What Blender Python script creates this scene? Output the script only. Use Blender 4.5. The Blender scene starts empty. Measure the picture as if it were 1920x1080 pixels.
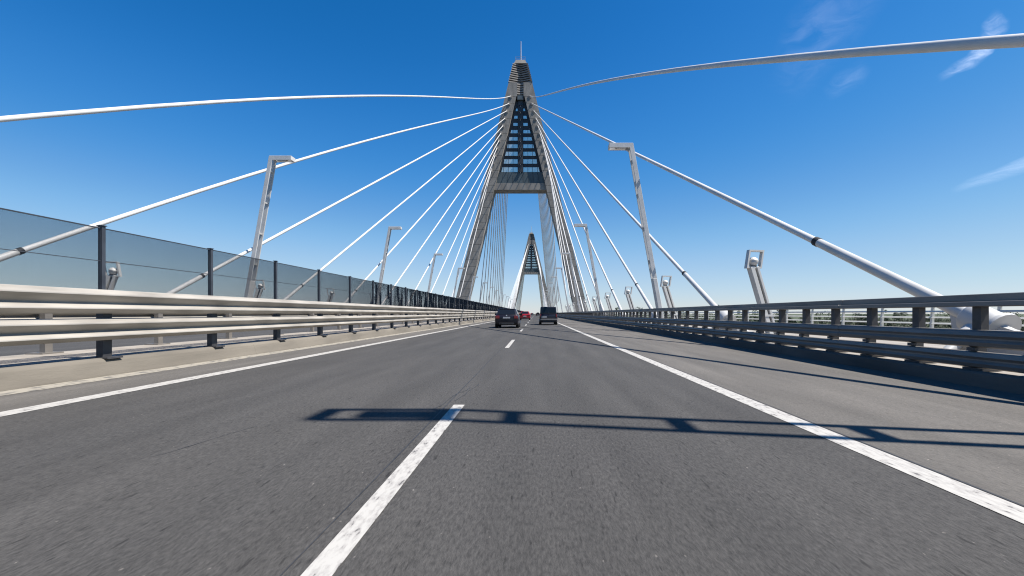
import bpy, bmesh, math, random
from mathutils import Vector
R = math.radians
random.seed(7)
sc = bpy.context.scene
col = sc.collection

# ------------------------------------------------------------------ camera, sky, sun, exposure
F = 849.0 / 1920.0                       # focal length in image widths
HC = 1.08                                # camera height over the asphalt
cd = bpy.data.cameras.new('camera')
cam = bpy.data.objects.new('camera', cd); col.objects.link(cam)
cam.location = (0, 0, HC); cam.rotation_euler = (R(90), 0, 0)
cd.sensor_width = 36; cd.lens = 36 * F
cd.shift_x = -44 / 1920; cd.shift_y = 48 / 1920
cd.clip_start = 0.05; cd.clip_end = 40000
sc.camera = cam

SUN = Vector((0.595, -0.15, 1.0)).normalized()
elev = math.asin(SUN.z); azim = math.atan2(SUN.x, SUN.y)
w = bpy.data.worlds.new('World'); sc.world = w; w.use_nodes = True
nt = w.node_tree; nt.nodes.clear()
sky = nt.nodes.new('ShaderNodeTexSky'); sky.sky_type = 'NISHITA'; sky.sun_disc = False
sky.sun_elevation = elev; sky.sun_rotation = azim
sky.air_density = 1.0; sky.dust_density = 0.0; sky.ozone_density = 1.0; sky.altitude = 100
# the camera's colour response: the same curve for the whole sky
SKY, EV = 0.05, 0.9
def vscale(f):
    v = nt.nodes.new('ShaderNodeVectorMath'); v.operation = 'SCALE'; v.inputs['Scale'].default_value = f; return v
pre, post = vscale(SKY * 2 ** EV), vscale(1 / (SKY * 2 ** EV))
cv = nt.nodes.new('ShaderNodeRGBCurve')
for ch, pts in ((0, [(0, 0), (0.06, 0.004), (0.10, 0.011), (0.14, 0.036), (0.168, 0.06), (0.23, 0.145), (0.29, 0.23), (0.40, 0.365), (0.65, 0.57), (1, 0.80)]),
                (1, [(0, 0), (0.10, 0.085), (0.16, 0.141), (0.225, 0.225), (0.35, 0.38), (0.43, 0.485), (0.56, 0.60), (0.71, 0.715), (1, 0.88)]),
                (2, [(0, 0), (0.20, 0.285), (0.29, 0.456), (0.37, 0.605), (0.43, 0.68), (0.54, 0.77), (0.60, 0.825), (0.68, 0.85), (1, 0.95)])):
    c = cv.mapping.curves[ch]
    c.points[0].location = pts[0]; c.points[1].location = pts[-1]
    for p in pts[1:-1]: c.points.new(*p)
cv.mapping.extend = 'HORIZONTAL'; cv.mapping.update()
bg = nt.nodes.new('ShaderNodeBackground'); bg.inputs['Strength'].default_value = SKY
wo = nt.nodes.new('ShaderNodeOutputWorld')
nt.links.new(sky.outputs[0], pre.inputs[0]); nt.links.new(pre.outputs[0], cv.inputs['Color']); nt.links.new(cv.outputs[0], post.inputs[0])
nt.links.new(post.outputs[0], bg.inputs['Color']); nt.links.new(bg.outputs[0], wo.inputs[0])
sl = bpy.data.lights.new('sun', 'SUN'); sl.energy = 5.0; sl.angle = R(0.53); sl.color = (1.0, 0.95, 0.88)
so = bpy.data.objects.new('sun', sl); col.objects.link(so)
so.rotation_euler = SUN.to_track_quat('Z', 'Y').to_euler()
sc.view_settings.view_transform = 'Standard'; sc.view_settings.look = 'None'
sc.view_settings.exposure = EV; sc.view_settings.gamma = 1.0; sc.view_settings.use_curve_mapping = False
sc.render.engine = 'CYCLES'; sc.cycles.filter_width = 1.15

# ------------------------------------------------------------------ materials
def mat(name, c, rough=0.7, metal=0.0, var=0.0, scale=1.0, stretch=(1, 1, 1), c2=None, bump=0.0, bscale=20.0, detail=6, coat=0.0, spec=0.5, lo=0.35, hi=0.65):
    m = bpy.data.materials.new(name); m.use_nodes = True
    n = m.node_tree.nodes; l = m.node_tree.links
    b = n['Principled BSDF']
    b.inputs['Base Color'].default_value = (*c, 1); b.inputs['Roughness'].default_value = rough
    b.inputs['Metallic'].default_value = metal; b.inputs['Coat Weight'].default_value = coat
    b.inputs['Specular IOR Level'].default_value = spec
    if var or c2:
        g = n.new('ShaderNodeNewGeometry'); mp = n.new('ShaderNodeMapping'); mp.inputs['Scale'].default_value = stretch
        l.new(g.outputs['Position'], mp.inputs['Vector'])
        t = n.new('ShaderNodeTexNoise'); t.inputs['Scale'].default_value = scale; t.inputs['Detail'].default_value = detail
        l.new(mp.outputs[0], t.inputs['Vector'])
        r = n.new('ShaderNodeValToRGB')
        r.color_ramp.elements[0].position = lo; r.color_ramp.elements[1].position = hi
        ca = c2 if c2 else tuple(x * (1 - var) for x in c)
        cb = c if c2 else tuple(min(1, x * (1 + var)) for x in c)
        r.color_ramp.elements[0].color = (*ca, 1); r.color_ramp.elements[1].color = (*cb, 1)
        l.new(t.outputs['Fac'], r.inputs['Fac']); l.new(r.outputs[0], b.inputs['Base Color'])
        if bump:
            t2 = n.new('ShaderNodeTexNoise'); t2.inputs['Scale'].default_value = bscale; t2.inputs['Detail'].default_value = 4
            l.new(mp.outputs[0], t2.inputs['Vector'])
            bp = n.new('ShaderNodeBump'); bp.inputs['Strength'].default_value = bump; bp.inputs['Distance'].default_value = 0.01
            l.new(t2.outputs['Fac'], bp.inputs['Height']); l.new(bp.outputs[0], b.inputs['Normal'])
    return m

def asphalt(name, base, warm, k=1.0):
    """fine aggregate, worn wheel tracks, large tonal patches"""
    m = bpy.data.materials.new(name); m.use_nodes = True
    n = m.node_tree.nodes; l = m.node_tree.links; b = n['Principled BSDF']
    g = n.new('ShaderNodeNewGeometry')
    def noise(scale, st, detail=4, rough=0.6):
        mp = n.new('ShaderNodeMapping'); mp.inputs['Scale'].default_value = st
        l.new(g.outputs['Position'], mp.inputs['Vector'])
        t = n.new('ShaderNodeTexNoise'); t.inputs['Scale'].default_value = scale; t.inputs['Detail'].default_value = detail
        t.inputs['Roughness'].default_value = rough
        l.new(mp.outputs[0], t.inputs['Vector']); return t.outputs['Fac']
    def ramp(f, p0, c0, p1, c1):
        r = n.new('ShaderNodeValToRGB'); r.color_ramp.elements[0].position = p0; r.color_ramp.elements[1].position = p1
        r.color_ramp.elements[0].color = (*c0, 1); r.color_ramp.elements[1].color = (*c1, 1)
        l.new(f, r.inputs['Fac']); return r.outputs[0]
    def mul(a, c, fac=1.0):
        x = n.new('ShaderNodeMix'); x.data_type = 'RGBA'; x.blend_type = 'MULTIPLY'; x.inputs['Factor'].default_value = fac
        l.new(a, x.inputs['A']); l.new(c, x.inputs['B']); return x.outputs['Result']
    big = ramp(noise(0.35, (1, 0.25, 1), 3), 0.35, base, 0.65, warm)
    med = ramp(noise(2.2, (1, 0.12, 1), 5), 0.3, (0.80, 0.80, 0.80), 0.7, (1.12, 1.12, 1.12))
    trk = ramp(noise(0.9, (1, 0.004, 1), 2), 0.35, (0.90, 0.90, 0.90), 0.65, (1.06, 1.055, 1.05))
    fine = noise(55, (1, 0.30, 1), 5, 0.75)
    fr = ramp(fine, 0.36, (0.62, 0.62, 0.62), 0.64, (1.27, 1.265, 1.25))
    pits = ramp(noise(34, (1, 0.16, 1), 3, 0.5), 0.29, (0.5, 0.5, 0.5), 0.38, (1, 1, 1))
    chips = ramp(noise(38, (1, 0.5, 1), 2, 0.4), 0.735, (1, 1, 1), 0.78, (2.6, 2.5, 2.4))
    c = mul(mul(mul(mul(mul(big, med), trk), fr, k), pits, k), chips)
    l.new(c, b.inputs['Base Color']); b.inputs['Roughness'].default_value = 0.88; b.inputs['Specular IOR Level'].default_value = 0.3
    bp = n.new('ShaderNodeBump'); bp.inputs['Strength'].default_value = 0.55; bp.inputs['Distance'].default_value = 0.012
    l.new(fine, bp.inputs['Height']); l.new(bp.outputs[0], b.inputs['Normal'])
    return m

def paint(name):
    """white thermoplastic road paint, worn through in flakes"""
    m = bpy.data.materials.new(name); m.use_nodes = True
    n = m.node_tree.nodes; l = m.node_tree.links; b = n['Principled BSDF']
    g = n.new('ShaderNodeNewGeometry'); mp = n.new('ShaderNodeMapping'); mp.inputs['Scale'].default_value = (1, 0.3, 1)
    l.new(g.outputs['Position'], mp.inputs['Vector'])
    t = n.new('ShaderNodeTexNoise'); t.inputs['Scale'].default_value = 26; t.inputs['Detail'].default_value = 6; t.inputs['Roughness'].default_value = 0.65
    l.new(mp.outputs[0], t.inputs['Vector'])
    r = n.new('ShaderNodeValToRGB'); e = r.color_ramp.elements
    e[0].position = 0.345; e[0].color = (0.07, 0.067, 0.064, 1); e[1].position = 0.405; e[1].color = (0.28, 0.265, 0.245, 1)
    e2 = e.new(0.55); e2.color = (0.38, 0.365, 0.335, 1)
    l.new(t.outputs['Fac'], r.inputs['Fac']); l.new(r.outputs[0], b.inputs['Base Color']); b.inputs['Roughness'].default_value = 0.75
    return m

M = {}
M['road'] = asphalt('asphalt_road', (0.053, 0.0510, 0.0490), (0.062, 0.0590, 0.0555))
M['shoulder'] = asphalt('asphalt_shoulder', (0.102, 0.095, 0.086), (0.117, 0.108, 0.097), 0.6)
M['paint'] = paint('road_paint')
M['kerb'] = mat('kerb_concrete', (0.135, 0.119, 0.096), 0.9, var=0.25, scale=1.1, stretch=(1, 0.35, 2), bump=0.3, bscale=30)
M['kerb2'] = mat('grimy_shade_darkened_kerb_concrete', (0.075, 0.068, 0.060), 0.9, var=0.25, scale=1.1, stretch=(1, 0.35, 2), bump=0.3, bscale=30)  # grimy kerb, its colour also lowered to deepen the shade on its face
M['gutter'] = mat('gutter_concrete', (0.27, 0.245, 0.20), 0.95, c2=(0.12, 0.112, 0.10), scale=9, stretch=(1, 0.5, 1), bump=0.5, bscale=40, lo=0.38, hi=0.5)
M['slab'] = mat('pavement_concrete', (0.25, 0.225, 0.195), 0.9, var=0.15, scale=2, bump=0.3, bscale=30)
M['deck'] = mat('deck_steel', (0.35, 0.36, 0.37), 0.6, var=0.1, scale=0.5)
M['galv'] = mat('galvanised_steel', (0.34, 0.315, 0.277), 0.6, 0.30, var=0.2, scale=3.0, stretch=(1, 0.3, 1.5), spec=0.3)
M['galv_dark'] = mat('weathered_shade_darkened_steel', (0.19, 0.177, 0.163), 0.55, 0.3, var=0.15, scale=3.0, stretch=(1, 0.3, 1.5), spec=0.4)  # weathered steel, darkened further in colour for the right rail's shaded side
M['post'] = mat('dark_post_steel', (0.055, 0.054, 0.056), 0.55, 0.3, var=0.2, scale=5)
M['fpost'] = mat('fence_post_paint', (0.035, 0.04, 0.05), 0.5, 0.0, var=0.2, scale=5)
M['net'] = mat('net_strand', (0.006, 0.011, 0.019), 1.0, spec=0.05)
M['white'] = mat('white_painted_steel', (0.46, 0.455, 0.44), 0.45, 0.0, var=0.06, scale=1.5)
M['sheath'] = mat('white_cable_sheath', (0.52, 0.515, 0.50), 0.5, 0.0, var=0.07, scale=0.8, stretch=(2, 0.6, 2))
M['black'] = mat('black_rubber', (0.012, 0.012, 0.013), 0.7)
M['lamp'] = mat('grey_lamp_paint', (0.52, 0.51, 0.49), 0.5, 0.1, var=0.08, scale=2)
M['luminaire'] = mat('luminaire_housing', (0.10, 0.10, 0.105), 0.45, 0.2)
M['rail'] = mat('pale_railing_paint', (0.48, 0.475, 0.44), 0.5, 0.0, var=0.08, scale=3)
M['conc'] = mat('pylon_concrete', (0.22, 0.202, 0.18), 0.9, var=0.22, scale=0.55, stretch=(1, 1, 0.45), bump=0.3, bscale=4)
M['conc2'] = mat('pylon_panel_concrete', (0.228, 0.21, 0.186), 0.9, var=0.2, scale=0.7, stretch=(1.3, 1, 0.4), bump=0.3, bscale=4)
M['rib'] = mat('pylon_rib_concrete', (0.23, 0.21, 0.19), 0.9, var=0.15, scale=1)
M['dark'] = mat('recess_metal_and_shade', (0.030, 0.034, 0.040), 0.55, 0.1, var=0.2, scale=1)
M['clad'] = mat('green_grey_cladding', (0.075, 0.095, 0.10), 0.5, 0.2, var=0.15, scale=0.8, stretch=(1, 1, 0.3))
M['glass'] = mat('sky_reflecting_glass', (0.74, 0.78, 0.70), 0.2, 0.72, var=0.06, scale=0.5)
M['bulb'] = mat('lamp_glass', (0.35, 0.35, 0.35), 0.2)
M['water'] = mat('river_water', (0.03, 0.05, 0.06), 0.12, var=0.1, scale=0.05)
M['ground'] = mat('river_bank_grass', (0.06, 0.07, 0.03), 0.95, c2=(0.035, 0.05, 0.02), scale=0.03)
M['bark'] = mat('bark', (0.10, 0.08, 0.06), 0.9, var=0.2, scale=2)
M['leaf'] = mat('leaves', (0.045, 0.068, 0.026), 0.7, c2=(0.022, 0.037, 0.014), scale=0.25)
M['leaf2'] = mat('pale_leaves', (0.062, 0.08, 0.035), 0.7, c2=(0.03, 0.046, 0.018), scale=0.25)

# ------------------------------------------------------------------ mesh helpers
class MB:
    def __init__(s): s.v = []; s.f = []
    def add(s, vs, fs):
        o = len(s.v); s.v += [tuple(p) for p in vs]; s.f += [tuple(i + o for i in f) for f in fs]; return s
    def box(s, x0, x1, y0, y1, z0, z1):
        return s.hexa([(x0, y0, z0), (x1, y0, z0), (x1, y1, z0), (x0, y1, z0), (x0, y0, z1), (x1, y0, z1), (x1, y1, z1), (x0, y1, z1)])
    def hexa(s, p):
        return s.add(p, [(3, 2, 1, 0), (4, 5, 6, 7), (0, 1, 5, 4), (1, 2, 6, 5), (2, 3, 7, 6), (3, 0, 4, 7)])
    def prism(s, poly, a, b, axis='y'):
        """closed polygon extruded from a to b; y: poly is (x,z), z: (x,y), x: (y,z)"""
        def P(p, t): return (p[0], t, p[1]) if axis == 'y' else ((p[0], p[1], t) if axis == 'z' else (t, p[0], p[1]))
        n = len(poly)
        vs = [P(p, a) for p in poly] + [P(p, b) for p in poly]
        fs = [tuple(range(n))[::-1], tuple(range(n, 2 * n))] + [(i, (i + 1) % n, n + (i + 1) % n, n + i) for i in range(n)]
        return s.add(vs, fs)
    def tube(s, pts, rad, n=8, caps=True):
        pts = [Vector(p) for p in pts]
        rad = rad if isinstance(rad, (list, tuple)) else [rad] * len(pts)
        rings = []
        for i, p in enumerate(pts):
            d = (pts[min(i + 1, len(pts) - 1)] - pts[max(i - 1, 0)]).normalized()
            a = d.cross(Vector((0, 0, 1)))
            if a.length < 1e-4: a = Vector((1, 0, 0))
            a.normalize(); b = a.cross(d)
            rings.append([p + (a * math.cos(2 * math.pi * k / n) + b * math.sin(2 * math.pi * k / n)) * rad[i] for k in range(n)])
        vs = [q for r in rings for q in r]; fs = []
        for i in range(len(pts) - 1):
            for k in range(n):
                fs.append((i * n + k, i * n + (k + 1) % n, (i + 1) * n + (k + 1) % n, (i + 1) * n + k))
        if caps: fs += [tuple(range(n))[::-1], tuple(range((len(pts) - 1) * n, len(pts) * n))]
        return s.add(vs, fs)
    def bar(s, a, b, wx, wd, up=(0, 1, 0)):
        """rectangular bar from a to b, wd thick along 'up', wx across"""
        a = Vector(a); b = Vector(b); d = (b - a).normalized(); u = Vector(up); u = (u - d * u.dot(d)).normalized(); c = d.cross(u)
        q = [(-1, -1), (1, -1), (1, 1), (-1, 1)]
        return s.hexa([a + c * (i * wx / 2) + u * (j * wd / 2) for i, j in q] + [b + c * (i * wx / 2) + u * (j * wd / 2) for i, j in q])
    def mesh(s, name, m, smooth=False, bevel=0.0, seg=2):
        me = bpy.data.meshes.new(name); me.from_pydata(s.v, [], s.f)
        bm = bmesh.new(); bm.from_mesh(me); bmesh.ops.recalc_face_normals(bm, faces=bm.faces)
        if bevel:
            bmesh.ops.bevel(bm, geom=[e for e in bm.edges if len(e.link_faces) == 2 and e.calc_face_angle(0) > 0.3], offset=bevel, segments=seg, affect='EDGES', profile=0.5, clamp_overlap=True)
        bm.to_mesh(me); bm.free()
        if smooth:
            for p in me.polygons: p.use_smooth = True
            me.set_sharp_from_angle(angle=R(40))
        me.materials.append(m); return me
    def build(s, name, m, parent=None, smooth=False, bevel=0.0, seg=2):
        return inst(name, s.mesh(name, m, smooth, bevel, seg), parent)

def inst(name, me, parent=None, loc=None):
    o = bpy.data.objects.new(name, me); col.objects.link(o)
    if parent: o.parent = parent
    if loc: o.location = loc
    return o
def tag(o, label=None, cat=None, group=None, kind=None):
    if label: o['label'] = label
    if cat: o['category'] = cat
    if group: o['group'] = group
    if kind: o['kind'] = kind
    return o
def thing(name, label, cat, loc=(0, 0, 0), group=None, rz=0):
    o = bpy.data.objects.new(name, None); col.objects.link(o); o.location = loc; o.rotation_euler = (0, 0, rz)
    return tag(o, label, cat, group)
def copy_tree(o, parent=None):
    kids = [c for c in bpy.data.objects if c.parent == o]
    c = o.copy(); col.objects.link(c); c.parent = parent
    for k in kids: copy_tree(k, c)
    return c
ORD = ['topmost', 'second', 'third', 'fourth', 'fifth', 'sixth', 'seventh', 'eighth', 'ninth', 'tenth', 'lowest']
NTH = ['nearest', 'second', 'third', 'fourth', 'fifth', 'sixth', 'seventh', 'eighth', 'ninth', 'tenth', 'eleventh', 'twelfth', 'thirteenth', 'fourteenth', 'fifteenth', 'sixteenth', 'seventeenth', 'eighteenth', 'nineteenth', 'twentieth', 'twenty-first', 'twenty-second']

# ------------------------------------------------------------------ setting
Y0, Y1 = -40.0, 620.0
def sheet(name, x0, x1, z, m, y0=Y0, y1=Y1, parent=None):
    b = MB(); n = 1
    b.add([(x0, y0, z), (x1, y0, z), (x1, y1, z), (x0, y1, z)], [(0, 1, 2, 3)])
    o = b.build(name, m, parent)
    if not parent: tag(o, kind='structure')
    return o
tag(MB().box(-26000, 26000, 272, 30000, -21, -19).build('ground', M['ground']), kind='structure')
sheet('river', -26000, 26000, -20.0, M['water'], -9000, 272.5)
tag(MB().box(-25.5, 13.0, Y0, Y1, -3.6, -0.02).build('bridge_deck', M['deck']), kind='structure')
road = sheet('road', -5.86, 2.71, 0, M['road'])
sheet('shoulder', 2.71, 6.5, 0, M['shoulder'])
sheet('road_margin', -7.0, -5.86, 0, M['shoulder'])
sheet('gutter', -7.39, -7.0, 0.003, M['gutter'])
sheet('opposite_road', -18.0, -9.95, 0, M['road'])
# painted lines
for x0, x1, yy in ((-5.855, -5.585, 0), (2.50, 2.71, 0)):
    sheet('edge_line', x0, x1, 0.004, M['paint'], parent=road)
sheet('edge_line', -10.7, -10.5, 0.004, M['paint'])['kind'] = 'structure'
dash = None
for k in range(-1, 28):
    e = 5.35 + 13.25 * k
    if dash is None:
        dash = sheet('lane_dash', -0.965, -0.835, 0.004, M['paint'], -4.4, 0, parent=road); dash.location.y = e
    else:
        d = dash.copy(); col.objects.link(d); d.location.y = e
def ribbon(name, pts, w_, z, m, parent):
    b = MB(); vs = []
    for i, (x, y) in enumerate(pts):
        a, c = Vector(pts[max(0, i - 1)]), Vector(pts[min(len(pts) - 1, i + 1)]); d = (c - a).normalized(); k = w_ * random.uniform(0.5, 1.3) / 2
        vs += [(x - d.y * k, y + d.x * k, z), (x + d.y * k, y - d.x * k, z)]
    b.add(vs, [(2 * i, 2 * i + 1, 2 * i + 3, 2 * i + 2) for i in range(len(pts) - 1)]); return b.build(name, m, parent)
M['bitumen'] = mat('bitumen_sealant', (0.026, 0.026, 0.027), 0.6, var=0.3, scale=8)
def crack(x, y, dx, dy, n, w_):
    pts = [(x, y)]
    for _ in range(n): x += dx / n + random.uniform(-0.02, 0.02); y += dy / n + random.uniform(-0.03, 0.03); pts.append((x, y))
    ribbon('sealed_crack', pts, w_, 0.003, M['bitumen'], road)
crack(-1.15, 5.1, 0.25, 1.6, 14, 0.012); crack(-1.0, 5.6, 0.12, 1.3, 10, 0.008); crack(-2.9, 3.4, 0.3, 0.9, 10, 0.007)
ribbon('paving_seam', [(-1.05 + random.uniform(-0.006, 0.006), -4 + 1.5 * i) for i in range(60)], 0.010, 0.0025, M['bitumen'], road)
ribbon('paving_seam', [(2.735 + random.uniform(-0.006, 0.006), -4 + 1.5 * i) for i in range(60)], 0.016, 0.0025, M['bitumen'], road)
# kerbs in precast lengths
def kerb(name, poly, km, y0=-6.0, y1=110.0, L=6.0):
    me = MB().prism(poly, 0.003, L - 0.003).mesh('kerb_stone', km, bevel=0.006, seg=1)
    root = bpy.data.objects.new(name, None); col.objects.link(root); tag(root, kind='structure')
    y = y0
    while y < y1:
        inst('kerb_stone', me, root, (random.uniform(-0.003, 0.003), y, random.uniform(-0.003, 0.003))); y += L
    MB().prism(poly, y + 0.006, Y1).build('kerb_run', km, root)
    return root
kerb('median_kerb', [(-7.39, -0.015), (-7.40, 0.03), (-7.45, 0.19), (-7.475, 0.25), (-7.505, 0.285), (-7.545, 0.302), (-7.60, 0.306), (-7.72, 0.306), (-7.72, -0.015)], M['kerb'])
kerb('verge_kerb', [(6.50, -0.015), (6.53, 0.19), (6.56, 0.215), (6.74, 0.215), (6.74, -0.015)], M['kerb2'])
tag(MB().box(-9.95, -7.723, Y0, Y1, -0.015, 0.285).build('median_slab', M['slab']), kind='structure')
tag(MB().box(6.743, 12.9, Y0, Y1, -0.015, 0.205).build('pavement', M['slab']), kind='structure')
tag(MB().box(-24.9, -18.0, Y0, Y1, -0.015, 0.205).build('opposite_pavement', M['slab']), kind='structure')

# ------------------------------------------------------------------ median guardrail and net fence
WB = [(0.0, 0.0), (0.02, 0.006), (0.10, -0.035), (0.158, -0.080), (0.162, -0.098), (0.040, -0.215), (0.030, -0.228), (0.040, -0.240), (0.105, -0.272), (0.158, -0.315), (0.162, -0.332), (0.060, -0.408), (0.018, -0.412), (0.0, -0.405),
      (0.008, -0.396), (0.050, -0.395), (0.144, -0.325), (0.144, -0.318), (0.098, -0.284), (0.030, -0.250), (0.012, -0.228), (0.028, -0.205), (0.144, -0.095), (0.144, -0.086), (0.092, -0.047), (0.014, -0.008)]
def wbeam(x, z, sg, k=1.0):
    return [(x + sg * a, z + b * k) for a, b in WB]
gr = thing('guardrail', 'pale steel double-beam guardrail along the left edge of the lanes', 'guardrail', (-7.6, 0, 0))
L = 4.0
for z, kk in ((1.495, 1.0), (0.995, 0.92)):
    me = MB().prism([(x + 7.6, zz) for x, zz in wbeam(-7.55, z, 1, kk)], 0.0, L + 0.006).mesh('beam', M['galv'])
    y = -4.0
    while y < 116:
        o = inst('beam', me, gr, (random.uniform(-0.003, 0.003), y, random.uniform(-0.003, 0.003))); y += L
    MB().prism([(x + 7.6, zz) for x, zz in wbeam(-7.55, z, 1, kk)], y, Y1).build('beam', M['galv'], gr)
SP = 2.68; PY0 = 8.02 - 3 * SP
pm = MB(); pm.box(-0.10, 0.02, -0.085, 0.085, 0.302, 1.43); pm.box(-0.14, 0.16, -0.15, 0.15, 0.288, 0.318)
for z in (1.28, 0.8): pm.box(0.021, 0.055, -0.06, 0.06, z - 0.08, z + 0.08)
pme = pm.mesh('post', M['post'])
fence = thing('net_fence', 'dark mesh net stretched between slim posts above the left guardrail', 'fence', (-7.68, 0, 0))
fpm = MB().box(-0.035, 0.035, -0.035, 0.035, 1.0, 2.62).box(-0.05, 0.05, -0.05, 0.05, 2.62, 2.635).mesh('post', M['fpost'])
def net_mesh(amp, seed):
    rnd = random.Random(seed); b = MB(); t = 0.00088; p = 0.0088
    ph = [rnd.uniform(0, 6.28) for _ in range(4)]; fr = [rnd.uniform(2.5, 4), rnd.uniform(5, 8), rnd.uniform(9, 13), rnd.uniform(1.5, 3)]
    def X(y, z): return amp * (math.sin(fr[0] * y + ph[0] + 1.6 * z) + 0.6 * math.sin(fr[1] * y + ph[1] - 2.3 * z) + 0.35 * math.sin(fr[2] * y + ph[2] + z)) * (0.35 + 0.65 * math.sin(math.pi * min(1, max(0, (z - 1.46) / 1.14))))
    z0, z1 = 1.47, 2.585
    def strand(pts, du):
        vs = []; n = len(pts)
        for q in pts: vs += [(q[0] + sx * t, q[1] + (sy * t if du == 'z' else 0), q[2] + (sy * t if du == 'y' else 0)) for sx, sy in ((-1, -1), (1, -1), (1, 1), (-1, 1))]
        b.add(vs, [(4 * i + k, 4 * i + (k + 1) % 4, 4 * i + 4 + (k + 1) % 4, 4 * i + 4 + k) for i in range(n - 1) for k in range(4)])
    y = 0.05
    while y < SP - 0.04:
        m_ = 4 if amp > 0.004 else 2
        strand([(X(y, z0 + (z1 - z0) * i / m_), y, z0 + (z1 - z0) * i / m_) for i in range(m_ + 1)], 'z'); y += p * rnd.uniform(0.97, 1.03)
    z = z0
    while z < z1:
        strand([(X(0.05 + (SP - 0.1) * i / 12, z), 0.05 + (SP - 0.1) * i / 12, z) for i in range(13)], 'y'); z += p * rnd.uniform(0.97, 1.03)
    return b.mesh('net_panel', M['net'])
nets = [net_mesh(0.0, 1), net_mesh(0.0, 2), net_mesh(0.016, 3), net_mesh(0.022, 4), net_mesh(0.026, 5)]
wm = MB()
for z, r_ in ((2.59, 0.009), (2.01, 0.006), (1.475, 0.006)):
    wm.box(-r_, r_, 0, SP, z - r_, z + r_)
wme = wm.mesh('wire', M['fpost'])
for k in range(112):
    y = PY0 + SP * k
    inst('post', pme, gr, (0, y, 0))
    if k > 0:
        inst('post', fpm, fence, (0, y, random.uniform(-0.012, 0.012)))
        inst('net_panel', nets[(k % 2) if k < 8 else (2 + k % 3)], fence, (0.0, y, 0))
        inst('wire', wme, fence, (0.004, y, 0))
# the opposite carriageway's own barrier, its back towards us
go = thing('guardrail', 'second guardrail behind the left one, seen through the gaps between beams', 'guardrail', (-9.75, 0, 0))
for z, kk in ((1.36, 1.0), (0.90, 0.92)):
    MB().prism([(x + 9.75, zz) for x, zz in wbeam(-9.80, z, -1, kk)], -4, Y1).build('beam', M['galv'], go)
pm2 = MB(); pm2.box(-0.02, 0.09, -0.07, 0.07, 0.28, 1.3); pm2.box(-0.16, 0.18, -0.2, 0.2, 0.28, 0.31)
pme2 = pm2.mesh('post', M['galv_dark'])
for k in range(70): inst('post', pme2, go, (0, 8.99 - 4 * SP + SP * k, 0))

# ------------------------------------------------------------------ right guardrail
rg = thing('guardrail', 'dark steel guardrail with top rail along the right shoulder', 'guardrail', (6.85, 0, 0))
def add_run(b, y0, y1):
    # top rail: a set-back cap over a proud lower band
    b[0].box(-0.075, 0.115, y0, y1, 1.27, 1.38); b[0].box(-0.165, 0.115, y0, y1, 1.19, 1.268)
    b[1].prism([(-0.10, 0.83), (-0.155, 0.80), (-0.180, 0.745), (-0.140, 0.705), (-0.140, 0.685), (-0.180, 0.645), (-0.155, 0.585), (-0.10, 0.562), (-0.095, 0.575), (-0.095, 0.82)], y0, y1)
    b[2].prism([(-0.10, 0.51), (-0.155, 0.485), (-0.180, 0.430), (-0.140, 0.390), (-0.140, 0.370), (-0.180, 0.330), (-0.155, 0.275), (-0.10, 0.255), (-0.095, 0.27), (-0.095, 0.50)], y0, y1)
    b[1].box(-0.094, 0.05, y0, y1, 0.79, 0.83)
RM = M['galv_dark']
bs = [MB(), MB(), MB()]; add_run(bs, 0, 3.99)
mes = [bs[0].mesh('top_rail', RM, bevel=0.008, seg=1), bs[1].mesh('beam', RM), bs[2].mesh('beam', RM)]
y = -2.0
while y < 106:
    for nme, me in zip(('top_rail', 'beam', 'beam'), mes): inst(nme, me, rg, (random.uniform(-0.003, 0.003), y, random.uniform(-0.004, 0.004)))
    y += 4.0
bs = [MB(), MB(), MB()]; add_run(bs, y, Y1)
for nme, b in zip(('top_rail', 'beam', 'beam'), bs): b.build(nme, RM, rg)
p = MB(); p.box(-0.06, 0.06, -0.07, 0.07, 0.787, 1.188); p.box(-0.093, 0.04, -0.055, 0.055, 0.25, 0.79); p.box(-0.13, 0.2, -0.16, 0.16, 0.217, 0.25)
p.box(-0.15, -0.094, -0.07, 0.07, 0.512, 0.56)
pme3 = p.mesh('post', M['post'])
SR = 1.12
for k in range(-4, 130): inst('post', pme3, rg, (0, 6.97 + SR * k, 0))
b = MB()
for k in range(130, 380): b.box(-0.06, 0.06, 6.97 + SR * k - 0.07, 6.97 + SR * k + 0.07, 0.25, 1.188)
tag(b.build('post', M['post'], rg), kind='stuff')

# pedestrian railing
pr = thing('railing', 'pale grey railing with thin horizontal bars at the right bridge edge', 'railing', (12.1, 0, 0))
for z in (0.42, 0.60, 0.78, 0.96, 1.14):
    MB().prism([(-0.022, z - 0.022), (0.028, z + 0.022), (0.022, z + 0.032), (-0.030, z - 0.012)], -4, 290).build('bar', M['rail'], pr)
MB().tube([(0.06, -4, 1.30), (0.06, 290, 1.30)], 0.035, 8).build('handrail', M['rail'], pr, smooth=True)
rp = MB(); rp.prism([(-0.05, 0.2), (0.05, 0.2), (0.09, 1.28), (0.02, 1.28)], -0.035, 0.035); rp.box(-0.1, 0.1, -0.09, 0.09, 0.207, 0.225)
rpm = rp.mesh('post', M['rail'], bevel=0.006, seg=1)
for k in range(-2, 120): inst('post', rpm, pr, (0, 11.85 + 2.0 * k, 0))

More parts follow.
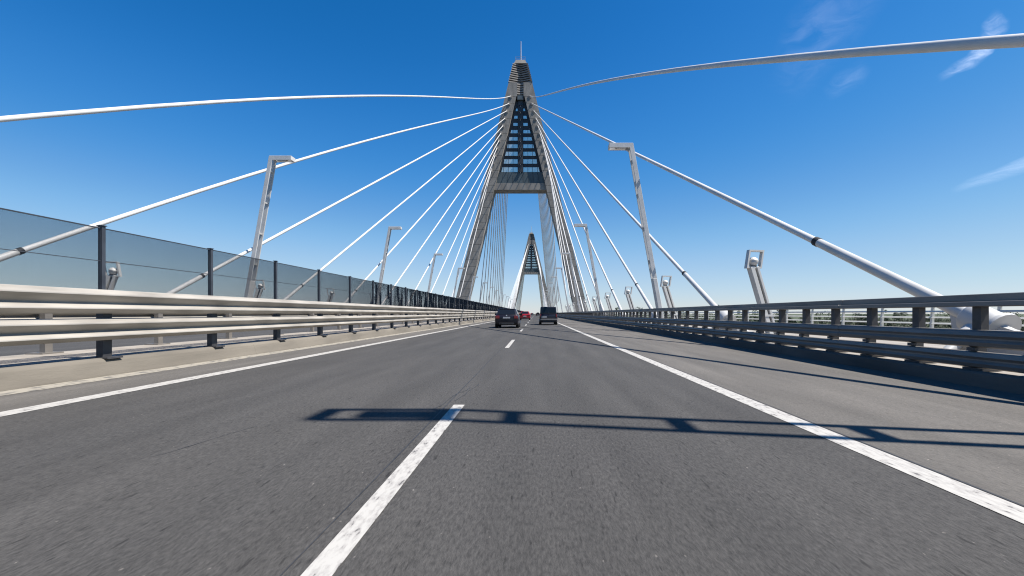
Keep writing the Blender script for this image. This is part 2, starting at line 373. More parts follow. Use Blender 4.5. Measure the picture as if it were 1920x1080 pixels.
# ------------------------------------------------------------------ pylons
TX1, TX2, TY1, TY2 = -4.67, -4.0, 140.0, 440.0
def ho(z): return 2.15 + 0.2445 * (78.7 - z)            # outer half width
def hi_(z): return 1.27 + 0.237 * (68.3 - z)            # inner half width
ZI = [68.3 - 2.29 * i for i in range(11)]; UI = [2.95 + 0.607 * i for i in range(11)]
def make_pylon():
    t = thing('bridge_pylon', 'x', 'pylon', (TX1, TY1, 0))
    D = 5.2
    for s in (-1, 1):
        def slab(za, zb, ya, yb, da=0.0):
            return MB().hexa([(s * (hi_(za) + da), ya, za), (s * (ho(za) - da), ya, za), (s * (ho(za) - da), yb, za), (s * (hi_(za) + da), yb, za),
                              (s * (hi_(zb) + da), ya, zb), (s * (ho(zb) - da), ya, zb), (s * (ho(zb) - da), yb, zb), (s * (hi_(zb) + da), yb, zb)])
        leg = slab(-20, 68.3, 0.10, D).build('leg', M['conc'], t)
        z = 68.25
        while z > 0.3:
            zb = max(z - 2.29, 0.0)
            slab(zb + 0.05, z - 0.05, 0.0, 0.098, 0.0).build('concrete_panel', M['conc2'], leg); z -= 2.29
        # raised inner edge strip and climbing cable duct
        for i in range(11):
            u = s * UI[i]; z = ZI[i]
            MB().box(u - 0.42, u + 0.42, -0.16, -0.002, z - 0.55, z + 0.30).build('cable_socket', M['rib'], leg, bevel=0.05, seg=1)
    # solid head with a ribbed slot
    z0, z1 = 68.302, 72.6
    for s in (-1, 1):
        MB().hexa([(s * 1.0, 0, z0), (s * ho(z0), 0, z0), (s * ho(z0), D, z0), (s * 1.0, D, z0), (s * 1.0, 0, z1), (s * ho(z1), 0, z1), (s * ho(z1), D, z1), (s * 1.0, D, z1)]).build('head_block', M['conc2'], t)
    MB().box(-0.995, 0.995, 0.7, D - 0.7, 67.4, z1).build('head_slot', M['dark'], t)
    for k in range(5):
        z = 69.0 + 0.72 * k
        MB().prism([(0.99, 0.0), (0, 0.35), (-0.99, 0.0), (-0.99, 0.69), (0.99, 0.69)], z, z + 0.40, 'z').build('rib', M['rib'], t)
    MB().box(-0.9, 0.9, 0.1, 0.69, 67.3, 68.6).build('slot_panel', M['clad'], t)
    # ribbed crown
    za, zb = 72.602, 78.7
    def plan(h, e): return [(h, -0.12 + e), (0.0, 1.15 + e), (-h, -0.12 + e), (-h, D + 0.1 - e), (0, D - 1.15 - e), (h, D + 0.1 - e)]
    b = MB(); pa = plan(ho(za) - 0.45, 0.45); pb = plan(ho(zb) - 0.45, 0.45)
    b.add([(x, y, za) for x, y in pa] + [(x, y, zb) for x, y in pb], [(5, 4, 3, 2, 1, 0), (6, 7, 8, 9, 10, 11)] + [(i, (i + 1) % 6, 6 + (i + 1) % 6, 6 + i) for i in range(6)])
    b.build('crown_core', M['dark'], t)  # dark colour stands in for the shade in the gaps between ribs
    for k in range(9):
        z = za + 0.10 + k * 0.685
        MB().prism(plan(ho(z) + 0.12, -0.05), z, z + 0.31, 'z').build('rib', M['rib'], t)
    z0, z1 = 78.7, 79.9
    MB().hexa([(-2.0, 0.3, z0), (2.0, 0.3, z0), (2.0, D - 0.3, z0), (-2.0, D - 0.3, z0), (-1.35, 0.6, z1), (1.35, 0.6, z1), (1.35, D - 0.6, z1), (-1.35, D - 0.6, z1)]).build('cap', M['conc2'], t)
    b = MB()
    for x in (-1.5, 1.5):
        for y in (0.7, D - 0.7): b.box(x - 0.03, x + 0.03, y - 0.03, y + 0.03, 79.6, 80.9)
    for z in (80.4, 80.87):
        b.box(-1.5, 1.5, 0.68, 0.72, z, z + 0.05); b.box(-1.5, 1.5, D - 0.72, D - 0.68, z, z + 0.05)
        b.box(-1.52, -1.48, 0.68, D - 0.68, z, z + 0.05); b.box(1.48, 1.52, 0.68, D - 0.68, z, z + 0.05)
    b.build('safety_rail', M['galv'], t)
    MB().tube([(0.1, 2.2, 79.9), (0.1, 2.2, 83.2), (0.1, 2.2, 86.6)], [0.17, 0.14, 0.10], 8).build('antenna', M['white'], t, smooth=True)
    # glazed infill between the legs
    za, zb = 45.1, 67.3
    MB().hexa([(-hi_(za) - 0.02, 1.3, za), (hi_(za) + 0.02, 1.3, za), (hi_(za) + 0.02, 4.0, za), (-hi_(za) - 0.02, 4.0, za), (-hi_(zb), 1.3, zb), (hi_(zb), 1.3, zb), (hi_(zb), 4.0, zb), (-hi_(zb), 4.0, zb)]).build('infill_wall', M['dark'], t)
    rows = [(64.6, 0.75), (62.3, 0.85), (60.05, 0.92), (57.8, 0.98), (55.55, 1.06), (53.25, 1.16), (50.9, 1.26), (48.5, 1.36), (45.95, 1.46)]
    for zc, hh in rows:
        za, zb = zc - hh / 2, zc + hh / 2
        for s in (-1, 1):
            wa, wb = hi_(za) - 0.75, hi_(zb) - 0.75
            if wb < 1.1: continue
            fr = MB().hexa([(s * 0.78, 1.2, za - 0.1), (s * (wa + 0.1), 1.2, za - 0.1), (s * (wa + 0.1), 1.299, za - 0.1), (s * 0.78, 1.299, za - 0.1),
                            (s * 0.78, 1.2, zb + 0.1), (s * (wb + 0.1), 1.2, zb + 0.1), (s * (wb + 0.1), 1.299, zb + 0.1), (s * 0.78, 1.299, zb + 0.1)]).build('window', M['dark'], t)
            x = 0.84
            while x < wa - 0.15:
                xa, xb = x + 0.05, x + 1.40
                A = min(xb, wa); B_ = min(xb, wb)
                if B_ > xa + 0.05:
                    yy = 1.16
                    MB().hexa([(s * xa, yy, za), (s * A, yy, za), (s * A, 1.199, za), (s * xa, 1.199, za), (s * xa, yy + random.uniform(-0.012, 0.012), zb), (s * B_, yy + random.uniform(-0.012, 0.012), zb), (s * B_, 1.199, zb), (s * xa, 1.199, zb)]).build('pane', M['glass'], fr)
                x += 1.48
    c = MB().box(-0.74, 0.74, 0.75, 1.298, 45.1, 67.2).build('service_shaft', M['dark'], t)
    for zc, hh in [(66.6, 0)] + rows:
        b = MB(); b.tube([(0, 0.45, zc - 1.12), (0, 0.74, zc - 1.12)], [0.11, 0.13], 8); b.build('lamp', M['bulb'], c, smooth=True)
        MB().box(-0.5, 0.5, 0.42, 0.749, zc - 0.9, zc - 0.78).build('lamp_hood', M['dark'], c)
    x = -8; za, zb = 41.5, 45.1
    n = 9
    MB().hexa([(-hi_(za) - 0.02, 1.0, za), (hi_(za) + 0.02, 1.0, za), (hi_(za) + 0.02, 4.2, za), (-hi_(za) - 0.02, 4.2, za), (-hi_(zb), 1.0, zb), (hi_(zb), 1.0, zb), (hi_(zb), 4.2, zb), (-hi_(zb), 4.2, zb)]).build('cladding_backing', M['dark'], t)
    for k in range(n):
        def e(z, q): return -hi_(z) + 2 * hi_(z) * q / n
        g = 0.04
        MB().hexa([(e(za, k) + g, 0.85, za + 0.08), (e(za, k + 1) - g, 0.85, za + 0.08), (e(za, k + 1) - g, 0.998, za + 0.08), (e(za, k) + g, 0.998, za + 0.08),
                   (e(zb, k) + g, 0.85, zb), (e(zb, k + 1) - g, 0.85, zb), (e(zb, k + 1) - g, 0.998, zb), (e(zb, k) + g, 0.998, zb)]).build('cladding_panel', M['clad'], t)
    za, zb = 39.45, 41.495
    MB().hexa([(-hi_(za), 0.3, za), (hi_(za), 0.3, za), (hi_(za), 4.8, za), (-hi_(za), 4.8, za), (-hi_(zb), 0.3, zb), (hi_(zb), 0.3, zb), (hi_(zb), 4.8, zb), (-hi_(zb), 4.8, zb)]).build('cross_beam', M['conc'], t)
    return t
py1 = make_pylon()
py2 = copy_tree(py1); py2.location = (TX2, TY2, 0)
tag(py1, 'large A-shaped concrete pylon over the road with ribbed top and glazed infill', 'pylon', 'A-shaped pylons')
tag(py2, 'small distant A-shaped pylon framed between the legs of the large one', 'pylon', 'A-shaped pylons')

# ------------------------------------------------------------------ stay cables
XL, XR = -20.6, 8.7
YL = [4.0, 13.3, 23.0] + [23.0 + 11.7 * i for i in range(1, 9)]; YR = [-1.0, 9.0] + [9.0 + 12.0 * i for i in range(1, 10)]
def cable(name, label, group, P, T, bow, full, steps=28):
    P = Vector(P); T = Vector(T)
    t = thing(name, label, 'cable', P, group)
    def pt(s): return (T - P) * s + Vector((0, 0, bow[0] * 4 * s * (1 - s) + bow[1] * 10 * s * (1 - s) * (1 - 2 * s) + bow[2] * 20 * max(0, s) * (1 - s) ** 8))
    Lc = (T - P).length
    s1 = 5.0 / Lc
    pts = [pt(s1 * (1 - i / 4) + i / 4 * 0.1) for i in range(4)] + [pt(0.1 + 0.9 * i / steps) for i in range(steps + 1)]
    MB().tube(pts, 0.105 if 'near pylon to camera' in label else 0.15, 10 if full else 6).build('strand_pipe', M['sheath'], t, smooth=True)
    if full:
        MB().tube([pt(-0.9 / Lc), pt(0), pt(s1 - 0.1 / Lc)], [0.14, 0.14, 0.125], 12).build('sleeve', M['white'], t, smooth=True)
        MB().tube([pt(s1 - 0.12 / Lc), pt(s1 + 0.06 / Lc)], 0.137, 12).build('ring', M['black'], t, smooth=True)
    return t, pt, Lc
def anchorage(t, pt, Lc):
    d = (pt(0.02) - pt(0)).normalized()
    o = d * -0.22
    b = MB(); b.tube([o - d * 0.30, o - d * 0.27, o + d * 0.26, o + d * 0.30], [0.27, 0.30, 0.30, 0.26], 20); b.tube([o - d * 0.36, o - d * 0.29], [0.36, 0.36], 20)
    b.build('collar', M['white'], t, smooth=True)
    for s in (-1, 1):
        f = Vector((s * 0.95, -0.35, -0.76)); a = Vector((s * 0.22, 0, -0.14)) + o; q = f - a
        b = MB(); b.tube([a, a + q * 0.45], 0.15, 12); b.tube([a + q * 0.45, a + q * 0.48], 0.17, 12); b.tube([a + q * 0.48, f], 0.10, 10)
        b.build('damper', M['white'], t, smooth=True)
        MB().box(f.x - 0.2, f.x + 0.2, f.y - 0.2, f.y + 0.2, -0.79, -0.74).build('foot_plate', M['white'], t)
    MB().prism([(-1.6, -0.79), (0.3, -0.79), (0.45, 0.1), (-0.2, -0.05), (-1.6, -0.45)], -0.06, 0.06, 'x').build('gusset', M['white'], t)
def exit_pt(tx, ty, s, i): return (tx + s * UI[i], ty, ZI[i])
BOWL = [(0.8, 0.8, 0.2), (0.35, 0.5, 0.1)] + [(0, 0, 0)] * 9
BOWR = [(0.45, 0.6, 0.2)] + [(0, 0, 0)] * 10
for i in range(11):
    nm = ORD[i]
    q = 'from the top ' if 0 < i < 10 else ''
    for s, side, X, Ys, bw in ((-1, 'left', XL, YL, BOWL), (1, 'right', XR, YR, BOWR)):
        full = i < 8
        z = 1.0
        t, pt, Lc = cable('stay_cable', f'{nm} white stay cable {q}on the {side}, near pylon to camera', 'stay cables from the near pylon to the camera side', (X, Ys[i], z), exit_pt(TX1, TY1 - 0.1, s, i), bw[i], full)
        if s == 1 and i < 6: anchorage(t, pt, Lc)
        cable('stay_cable', f'{nm} dark stay cable {q}on the {side} behind the near pylon', 'stay cables behind the near pylon', (X, 280 - Ys[i], z), exit_pt(TX1, TY1 + 5.3, s, i), (0, 0, 0), False, 10)
        cable('stay_cable', f'{nm} white stay cable {q}on the {side} of the distant pylon, nearer half', 'stay cables in front of the distant pylon', (X, 300 + Ys[i], z), exit_pt(TX2, TY2 - 0.1, s, i), (0, 0, 0), False, 10)
        cable('stay_cable', f'{nm} faint stay cable {q}on the {side} behind the distant pylon', 'stay cables behind the distant pylon', (X, 580 - Ys[i], z), exit_pt(TX2, TY2 + 5.3, s, i), (0, 0, 0), False, 10)

# ------------------------------------------------------------------ street lamps
def make_lamp(s):
    """s = 1: stands on the right and leans to the left"""
    t = thing('street_lamp', 'x', 'street lamp')
    k = 0.176; H = 11.6; base = 3.1; ax = 1.5
    def out(z): return s * (0.13 - k * z)
    def inn(z): return s * (-0.13 - k * z)
    MB().hexa([(inn(0), -0.29, 0), (out(0), -0.29, 0), (out(0), 0.29, 0), (inn(0), 0.29, 0), (inn(base), -0.29, base), (out(base), -0.29, base), (out(base), 0.29, base), (inn(base), 0.29, base)]).build('pole_base', M['lamp'], t, bevel=0.02, seg=1)
    MB().box(-0.3 , 0.3, -0.42, 0.42, -0.0, 0.03).build('base_plate', M['lamp'], t)
    xe = out(H) - s * ax
    poly = [(out(base), base + 0.002), (out(H), H), (xe, H), (xe, H - 0.29), (inn(H - 0.29), H - 0.29), (inn(base), base + 0.002)]
    for y0 in (-0.28, 0.20):
        MB().prism(poly, y0, y0 + 0.08).build('chord', M['lamp'], t, bevel=0.008, seg=1)
    for z in (4.2, 6.3, 8.4, 10.55):
        MB().hexa([(inn(z) + s * 0.055, -0.199, z), (out(z) - s * 0.055, -0.199, z), (out(z) - s * 0.055, 0.199, z), (inn(z) + s * 0.055, 0.199, z),
                   (inn(z + 0.10) + s * 0.055, -0.199, z + 0.10), (out(z + 0.10) - s * 0.055, -0.199, z + 0.10), (out(z + 0.10) - s * 0.055, 0.199, z + 0.10), (inn(z + 0.10) + s * 0.055, 0.199, z + 0.10)]).build('rung', M['lamp'], t)
    xs = sorted((xe, xe + s * 0.08)); MB().box(xs[0], xs[1], -0.199, 0.199, H - 0.28, H - 0.01).build('end_plate', M['lamp'], t)
    xs = sorted((xe + s * 0.42, xe + s * 1.15)); lu = MB().box(xs[0], xs[1], -0.16, 0.16, H - 0.24, H - 0.06).build('luminaire', M['luminaire'], t, bevel=0.05)
    MB().box(xs[0] + 0.08, xs[1] - 0.08, -0.12, 0.12, H - 0.262, H - 0.24).build('lens', M['bulb'], lu)
    MB().box(*sorted((out(H) - s * 0.28, out(H) - s * 0.06)), -0.199, 0.199, H - 0.2, H - 0.03).build('corner_plate', M['lamp'], t)
    return t
pR, pL = make_lamp(1), make_lamp(-1)
NL = 14
for k in range(NL):
    a = pR if k == 0 else copy_tree(pR); a.location = (8.05, 3.1 + 25.6 * k, 0.206)
    tag(a, 'grey lamp post just right of the frame, its ladder shadow lying across the lanes' if k == 0 else (f'{NTH[k-1]} grey lamp post on the right, ladder-like and leaning over the road' if k > 1 else 'nearest lamp post in view on the right, tall grey ladder with flat head'), 'street lamp', 'leaning lamp posts on both sides')
    if k:
        a = pL if k == 1 else copy_tree(pL); a.location = (-20.0, 31.0 + 25.0 * (k - 1), 0.206)
        tag(a, 'nearest lamp post on the left behind the net, tall grey ladder with flat head' if k == 1 else f'{NTH[k-1]} grey lamp post on the left, ladder-like and leaning over the road', 'street lamp', 'leaning lamp posts on both sides')

# ------------------------------------------------------------------ floodlights on short leaning stalks
def make_flood(s):
    t = thing('floodlight', 'x', 'floodlight')
    k = 0.33; z1 = 2.70
    for y0 in (0.0,):
        pass
    a = Vector((0, 0, 0)); b_ = Vector((-s * k * z1, 0, z1))
    for dx in (-0.115, 0.13):
        MB().bar(a + Vector((dx, 0, 0)), b_ + Vector((dx, 0, 0)), 0.17 if dx < 0 else 0.10, 0.26).build('stalk', M['white'], t, bevel=0.01, seg=1)
    MB().bar(a + Vector((0, 0.05, 0.1)), b_ + Vector((0, 0.05, -0.1)), 0.08, 0.1).build('stalk_web', M['luminaire'], t)
    MB().box(-0.32, 0.32, -0.26, 0.26, 0, 0.03).build('base_plate', M['white'], t)
    for z in (0.45, 0.8): MB().bar((-0.25 - s * k * z, 0.0, z), (0.25 - s * k * z, 0, z), 0.08, 0.30).build('clamp', M['white'], t)
    # open square head, sheared like the stalk
    hx = -s * k * z1; W_ = 0.33; zb = z1 - 0.06; zt = z1 + 0.66; sh = s * 0.12; d = 0.085; th = 0.065
    def c(x, z): return (hx + x + sh * (z - zb) / (zt - zb), z)
    h = None
    for a_, e_ in (((-W_, zb), (W_, zb + th)), ((-W_, zt - th), (W_, zt)), ((-W_, zb + th), (-W_ + th, zt - th)), ((W_ - th, zb + th), (W_, zt - th))):
        q = [c(a_[0], a_[1]), c(e_[0], a_[1]), c(e_[0], e_[1]), c(a_[0], e_[1])]
        MB().prism(q, -d, d).build('head_frame', M['white'], t)
    bm_ = MB(); bm_.tube([(hx, -0.05, zb + 0.10), (hx, -0.02, zb + 0.18), (hx + 0.02, 0.0, zb + 0.30), (hx + 0.04, 0.0, zb + 0.40), (hx + 0.05, 0.0, zb + 0.44)], [0.09, 0.17, 0.19, 0.13, 0.03], 12)
    bm_.build('lamp_drum', M['lamp'], t, smooth=True)
    MB().box(hx - 0.1, hx + 0.1, -0.09, 0.09, zb + th, zb + 0.13).build('bracket', M['luminaire'], t)
    return t
fR, fL = make_flood(1), make_flood(-1)
for k in range(11):
    a = fR if k == 0 else copy_tree(fR); a.rotation_euler.z = R(12); a.location = (9.38, 5.9 + 12.0 * k, 0.206)
    tag(a, 'white floodlight stalk just right of the frame, its head shadow on the shoulder' if k == 0 else f'{NTH[k-1]} white floodlight in view on the right, square open head on leaning stalk', 'floodlight', 'floodlights at the cable feet')
    if k < 10:
        a = fL if k == 0 else copy_tree(fL); a.rotation_euler.z = R(12); a.location = (-21.1, 21.5 + 11.6 * k, 0.206)
        tag(a, f'{NTH[k]} floodlight on the left, pale stalk and square head seen through the net', 'floodlight', 'floodlights at the cable feet')

# ------------------------------------------------------------------ vehicles
def carpaint(name, c): return mat(name, c, 0.34, 0.0, coat=0.25, spec=0.35)
M['tyre'] = mat('tyre', (0.012, 0.012, 0.012), 0.85)
M['rim'] = mat('alloy_rim', (0.45, 0.45, 0.46), 0.35, 0.8)
M['carglass'] = mat('car_glass', (0.008, 0.010, 0.013), 0.08, spec=0.3)
M['plate'] = mat('plate', (0.36, 0.36, 0.36), 0.4)
M['chrome'] = mat('chrome', (0.7, 0.7, 0.7), 0.2, 1.0)
M['taillight'] = mat('taillight', (0.16, 0.006, 0.008), 0.15, coat=0.5)
M['plastic'] = mat('black_plastic', (0.02, 0.02, 0.022), 0.6)
M['bumper'] = mat('grey_bumper', (0.13, 0.128, 0.125), 0.6)
def make_car(label, loc, paint_m, spec, group=None):
    """rear bottom centre at loc, driving towards +y"""
    W, L_, H, belt, rake, gl = spec['W'], spec['L'], spec['H'], spec['belt'], spec['rake'], spec['top']
    t = thing('car', label, spec.get('cat', 'car'), loc, group)
    hw = W / 2
    # lower body as a loft of stations along the length: (y, half width, z bottom, z top)
    st = [(0.0, hw * 0.86, 0.36, belt - 0.16), (0.06, hw * 0.95, 0.27, belt - 0.03), (0.35, hw, 0.22, belt), (1.2, hw, 0.20, belt), (L_ * 0.62, hw, 0.20, belt - 0.03), (L_ * 0.78, hw * 0.985, 0.20, belt - 0.09), (L_ * 0.94, hw * 0.93, 0.22, belt - 0.22), (L_, hw * 0.78, 0.30, belt - 0.38)]
    vs = []; fs = []
    prof = lambda w_, z0, z1: [(-w_ * 0.80, z0), (-w_ * 0.955, z0 + 0.06), (-w_, z0 + (z1 - z0) * 0.45), (-w_ * 0.975, z0 + (z1 - z0) * 0.80), (-w_ * 0.90, z1), (w_ * 0.90, z1), (w_ * 0.975, z0 + (z1 - z0) * 0.80), (w_, z0 + (z1 - z0) * 0.45), (w_ * 0.955, z0 + 0.06), (w_ * 0.80, z0)]
    for y, w_, z0, z1 in st: vs += [(x, y, z) for x, z in prof(w_, z0, z1)]
    n = 10
    for i in range(len(st) - 1):
        for k in range(n): fs.append((i * n + k, i * n + (k + 1) % n, (i + 1) * n + (k + 1) % n, (i + 1) * n + k))
    fs += [tuple(range(n)), tuple(range((len(st) - 1) * n, len(st) * n))]
    b = MB(); b.add(vs, fs); body = b.build('body', paint_m, t, smooth=True, bevel=0.02, seg=2)
    # cabin
    y0, y1 = spec['cab']; ty0, ty1 = y0 + rake, y1 - spec.get('wind', 0.85)
    bw, tw = hw * 0.90, gl * hw
    zt = H
    cz = belt - 0.04
    def lerp(q): return None
    c = MB().hexa([(-bw, y0, cz), (bw, y0, cz), (bw, y1, cz), (-bw, y1, cz), (-tw, ty0, zt), (tw, ty0, zt), (tw, ty1, zt), (-tw, ty1, zt)])
    cab = c.build('cabin', paint_m, t, smooth=True, bevel=0.07, seg=3)
    # glass panels standing a few mm proud of the cabin faces
    def P(a, z): return a
    def face(q, u0, u1, v0, v1, nrm, name='window', parent=cab, m=M['carglass']):
        a, b_, c_, d_ = [Vector(p) for p in q]
        def B(u, v): return (a * (1 - u) + b_ * u) * (1 - v) + (d_ * (1 - u) + c_ * u) * v
        nn = Vector(nrm)
        pts = [B(u0, v0), B(u1, v0), B(u1, v1), B(u0, v1)]
        return MB().hexa([p - nn * 0.02 for p in pts] + [p + nn * 0.012 for p in pts]).build(name, m, parent)
    rear = [(-bw, y0, cz), (bw, y0, cz), (tw, ty0, zt), (-tw, ty0, zt)]
    nr = Vector((0, -(zt - cz), rake)).normalized()
    if spec.get('van'):
        for u0, u1 in ((0.07, 0.485), (0.515, 0.93)): face(rear, u0, u1, 0.22, 0.90, nr, 'rear_window')
    else:
        face(rear, 0.09, 0.91, 0.14, 0.88, nr, 'rear_window')
        c2 = MB().box(-tw * 0.9, tw * 0.9, ty0 - 0.10, ty0 + 0.12, zt - 0.05, zt - 0.012).build('spoiler', paint_m, cab, bevel=0.012)
    for s in (-1, 1):
        q = [(s * bw, y0, cz), (s * bw, y1, cz), (s * tw, ty1, zt), (s * tw, ty0, zt)]
        ns = Vector((s * (zt - cz), 0, bw - tw)).normalized()
        for u0, u1 in ((0.12, 0.30), (0.33, 0.58), (0.61, 0.86)): face(q, u0, u1, 0.14, 0.86, ns, 'side_window')
        # wheels
        for yy in (0.78, L_ - 0.85):
            r = spec.get('r', 0.33)
            wh = MB(); wh.tube([(s * (hw - 0.235), yy, r), (s * (hw - 0.21), yy, r), (s * (hw - 0.03), yy, r), (s * (hw - 0.005), yy, r)], [r * 0.93, r, r, r * 0.93], 20)
            wo_ = wh.build('wheel', M['tyre'], t, smooth=True)
            MB().tube([(s * (hw - 0.02), yy, r), (s * (hw + 0.004), yy, r)], [r * 0.66, r * 0.6], 12).build('rim', M['rim'], wo_, smooth=True)
        zl = spec['light']
        lo_ = spec.get('lw', 0.30)
        xs = sorted((s * hw * 0.93, s * (hw * 0.93 - lo_)))
        lt = MB().box(xs[0], xs[1], -0.022, 0.12, zl[0], zl[1]).build('taillight', M['taillight'], body, bevel=0.03, seg=2)
        MB().bar((s * (hw * 0.93), y1 - 0.75, belt + 0.03), (s * (hw + 0.12), y1 - 0.75, belt + 0.05), 0.06, 0.06).build('mirror', paint_m, t)
        MB().box(*sorted((s * (hw + 0.02), s * (hw + 0.20))), y1 - 0.78, y1 - 0.66, belt - 0.02, belt + 0.15).build('mirror', paint_m, t, bevel=0.03)
    pz = spec['plate']
    po = spec.get('po', 0)
    MB().box(po - 0.26, po + 0.26, -0.035, 0.02, pz, pz + 0.115).build('number_plate', M['plate'], body)
    MB().box(-hw * 0.62, hw * 0.62, -0.03, 0.1, 0.27, 0.40).build('lower_bumper', M['plastic'], body, bevel=0.02)
    if spec.get('van'):
        MB().box(-hw * 0.94, hw * 0.94, -0.06, 0.2, 0.44, 0.58).build('bumper', M['bumper'], body, bevel=0.03)
        MB().box(-0.012, 0.012, -0.012, 0.05, 0.6, belt - 0.05).build('door_gap', M['plastic'], body)
    else:
        MB().tube([(0, -0.03, pz + 0.22), (0, 0.01, pz + 0.22)], 0.05, 12).build('emblem', M['chrome'], body)
        MB().box(-hw * 0.5, -hw * 0.5 + 0.07, -0.03, 0.02, 0.30, 0.36).build('exhaust', M['chrome'], body)
    return t
hatch = dict(W=1.80, L=4.5, H=1.45, belt=0.98, rake=0.62, top=0.70, cab=(0.10, 3.35), light=(0.70, 0.92), plate=0.72)
van = dict(W=1.76, L=4.4, H=1.74, belt=1.05, rake=0.10, top=0.84, cab=(0.02, 3.45), light=(0.72, 1.02), lw=0.13, plate=0.70, po=-0.42, van=True, cat='van', wind=0.95)
coupe = dict(W=1.82, L=4.4, H=1.46, belt=1.0, rake=0.75, top=0.66, cab=(0.08, 3.3), light=(0.76, 0.92), lw=0.42, plate=0.58)
G = 'vehicles driving ahead'
make_car('black hatchback in the left lane, nearest of the cars ahead', (-2.14, 33.5, 0.0), carpaint('black_paint', (0.008, 0.007, 0.011)), hatch, G)
v = make_car('dark navy panel van in the right lane, its rear doors towards us', (1.24, 43.2, 0.0), carpaint('navy_paint', (0.010, 0.011, 0.020)), van, G); v.name = 'van'
make_car('red hatchback beyond the black car in the left lane', (-1.75, 75.0, 0.0), carpaint('red_paint', (0.26, 0.008, 0.016)), coupe, G)
make_car('small dark car far ahead in the right lane, left of the van', (1.05, 205.0, 0.0), carpaint('far_black_paint', (0.012, 0.012, 0.014)), hatch, G)
make_car('small grey car far ahead in the left lane, right of the red car', (-1.9, 260.0, 0.0), carpaint('far_grey_paint', (0.09, 0.10, 0.11)), hatch, G)

# ------------------------------------------------------------------ trees on the far bank
def tree_meshes(seed, H, Rr, leafm):
    rnd = random.Random(seed)
    tb = MB(); tb.tube([(0, 0, 0), (0.1, 0, H * 0.3), (0.25, 0.1, H * 0.62), (0.3, 0.1, H * 0.9)], [0.38, 0.28, 0.16, 0.04], 7)
    for _ in range(7):
        a = rnd.uniform(0, 6.28); z = rnd.uniform(0.25, 0.6) * H
        tb.tube([(0.1, 0, z), (math.cos(a) * Rr * 0.4, math.sin(a) * Rr * 0.4, z + H * 0.14), (math.cos(a) * Rr * 0.75, math.sin(a) * Rr * 0.75, z + H * 0.2)], [0.13, 0.08, 0.03], 5)
    cb = MB()
    lobes = []
    for _ in range(16):
        a = rnd.uniform(0, 6.28); z = rnd.uniform(0.22, 0.93); rr = Rr * math.sin(math.pi * min(1, max(0.08, (z - 0.08) / 0.95))) ** 0.6 * rnd.uniform(0.3, 0.85)
        lobes.append((math.cos(a) * rr, math.sin(a) * rr, z * H, rnd.uniform(0.22, 0.45) * Rr))
    for lx, ly, lz, lr in lobes:
        for _ in range(75):
            d = Vector((rnd.gauss(0, 1), rnd.gauss(0, 1), rnd.gauss(0, 0.8))).normalized() * lr * rnd.uniform(0.55, 1.08)
            p_ = Vector((lx, ly, lz)) + d
            u = Vector((rnd.gauss(0, 1), rnd.gauss(0, 1), rnd.gauss(0, 1))).normalized(); v_ = u.orthogonal().normalized()
            s_ = rnd.uniform(0.22, 0.48)
            cb.add([p_ - u * s_, p_ + v_ * s_ * 0.7, p_ + u * s_, p_ - v_ * s_ * 0.7], [(0, 1, 2, 3)])
    return tb.mesh('trunk', M['bark'], True), cb.mesh('crown', leafm)
protos = [tree_meshes(11, 19, 5.5, M['leaf']), tree_meshes(12, 22, 6.0, M['leaf']), tree_meshes(13, 17, 5.0, M['leaf2']), tree_meshes(14, 24, 5.2, M['leaf'])]
def tree(x, y, k, sc_, far=False):
    t = thing('tree', 'small distant tree whose top shows above the right guardrail' if far else 'leafy green tree on the river bank behind the right railing', 'tree', (x, y, -19.0), 'distant treetops above the right guardrail' if far else 'trees on the far river bank', random.uniform(0, 6.28))
    t.scale = (sc_, sc_, sc_ * random.uniform(0.92, 1.08))
    inst('trunk', protos[k][0], t); inst('crown', protos[k][1], t)
for ya, yb, step, s0, s1 in ((276, 292, 4.4, 0.72, 0.98), (300, 322, 5.0, 0.85, 1.05), (335, 370, 6.0, 0.95, 1.15)):
    x = 60.0
    while x < yb * 1.16:
        tree(x, random.uniform(ya, yb), random.randrange(4), random.uniform(s0, s1)); x += random.uniform(0.7, 1.3) * step
for px in (1095, 1103, 1120, 1127, 1186, 1193, 1200, 1226, 1233, 1240, 1248, 1262, 1268, 1290):
    D_ = random.uniform(560, 640); tree((px - 1004) / 849 * D_, D_, random.choice((1, 3)), random.uniform(1.0, 1.28), True)

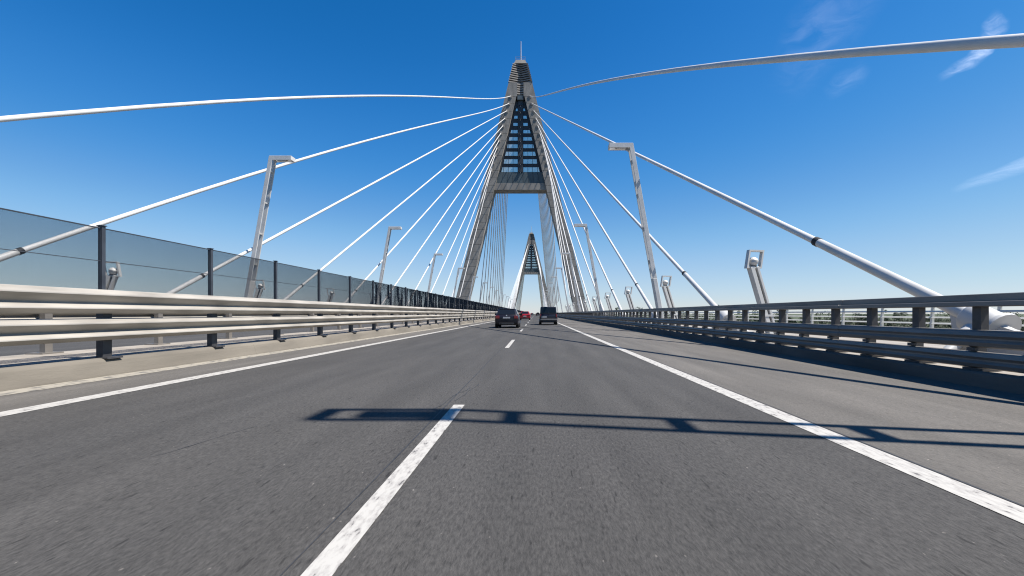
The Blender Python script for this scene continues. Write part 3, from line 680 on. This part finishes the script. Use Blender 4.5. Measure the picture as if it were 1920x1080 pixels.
# ------------------------------------------------------------------ thin cirrus wisps
def cloud_mat(name, dens, sc_, lo):
    m = bpy.data.materials.new(name); m.use_nodes = True; n = m.node_tree.nodes; l = m.node_tree.links; n.clear()
    out = n.new('ShaderNodeOutputMaterial'); mx = n.new('ShaderNodeMixShader'); tr = n.new('ShaderNodeBsdfTransparent'); tl = n.new('ShaderNodeBsdfTranslucent')
    tl.inputs['Color'].default_value = (0.85, 0.87, 0.9, 1)
    uv = n.new('ShaderNodeUVMap'); sx = n.new('ShaderNodeSeparateXYZ'); l.new(uv.outputs[0], sx.inputs[0])
    def mth(op, a, b=None):
        q = n.new('ShaderNodeMath'); q.operation = op; q.use_clamp = False
        for i, v in enumerate((a, b)):
            if v is None: continue
            if isinstance(v, (int, float)): q.inputs[i].default_value = v
            else: l.new(v, q.inputs[i])
        return q.outputs[0]
    def hump(c): return mth('POWER', mth('MULTIPLY', mth('MULTIPLY', c, mth('SUBTRACT', 1.0, c)), 4.0), 1.4)
    g = n.new('ShaderNodeNewGeometry'); t = n.new('ShaderNodeTexNoise'); t.inputs['Scale'].default_value = sc_; t.inputs['Detail'].default_value = 7; t.inputs['Roughness'].default_value = 0.6; t.inputs['Distortion'].default_value = 0.8
    l.new(g.outputs['Position'], t.inputs['Vector'])
    r = n.new('ShaderNodeMapRange'); r.inputs['From Min'].default_value = lo; r.inputs['From Max'].default_value = lo + 0.45; l.new(t.outputs['Fac'], r.inputs['Value'])
    a = mth('MULTIPLY', mth('MULTIPLY', hump(sx.outputs[0]), hump(sx.outputs[1])), mth('MULTIPLY', r.outputs[0], dens))
    l.new(a, mx.inputs[0]); l.new(tr.outputs[0], mx.inputs[1]); l.new(tl.outputs[0], mx.inputs[2]); l.new(mx.outputs[0], out.inputs[0])
    return m
ALT = 2200.0
def sky_pt(px, py): k = ALT / ((588 - py) / 849); return Vector(((px - 1004) / 849 * k, k, ALT))
def wisp(path, m, label):
    b = MB(); uv = []
    n = len(path); V = 6
    for i, (px, py, hw) in enumerate(path):
        a, c = path[max(0, i - 1)], path[min(n - 1, i + 1)]
        d = Vector((c[0] - a[0], c[1] - a[1])).normalized(); nn = Vector((-d.y, d.x))
        for k in range(V + 1):
            f = k / V * 2 - 1; p_ = sky_pt(px + nn.x * f * hw, py + nn.y * f * hw); p_.z += 20 * math.sin(i * 2.1 + k)
            b.v.append(tuple(p_)); uv.append((i / (n - 1), k / V))
    for i in range(n - 1):
        for k in range(V): b.f.append((i * (V + 1) + k, i * (V + 1) + k + 1, (i + 1) * (V + 1) + k + 1, (i + 1) * (V + 1) + k))
    me = bpy.data.meshes.new('cloud'); me.from_pydata(b.v, [], b.f); ul = me.uv_layers.new(name='UVMap')
    for lp in me.loops: ul.data[lp.index].uv = uv[lp.vertex_index]
    for p_ in me.polygons: p_.use_smooth = True
    me.materials.append(m); tag(inst('cloud', me), label, 'cloud', kind='stuff')
CA, CB, CC = cloud_mat('cirrus_bright', 0.30, 0.006, 0.30), cloud_mat('cirrus_faint', 0.055, 0.004, 0.34), cloud_mat('cirrus_streak', 0.11, 0.002, 0.20)
wisp([(1755, 150, 8), (1790, 132, 12), (1820, 112, 16), (1848, 88, 18), (1862, 60, 26), (1872, 38, 26), (1880, 22, 18)], CA, 'small bright hooked wisp of cloud at the top right corner')
wisp([(1460, 190, 40), (1500, 120, 60), (1525, 70, 70), (1560, 30, 75), (1610, -20, 70), (1650, -60, 60)], CB, 'faint veil of cloud above the upper right cable')
wisp([(1545, 180, 14), (1575, 160, 24), (1605, 140, 26), (1630, 115, 16)], CB, 'faint short wisp of cloud just below the upper right cable')
wisp([(1780, 360, 6), (1820, 345, 11), (1870, 327, 14), (1930, 305, 17), (1990, 285, 17), (2060, 262, 10)], CC, 'soft pale cloud streak at the right edge')
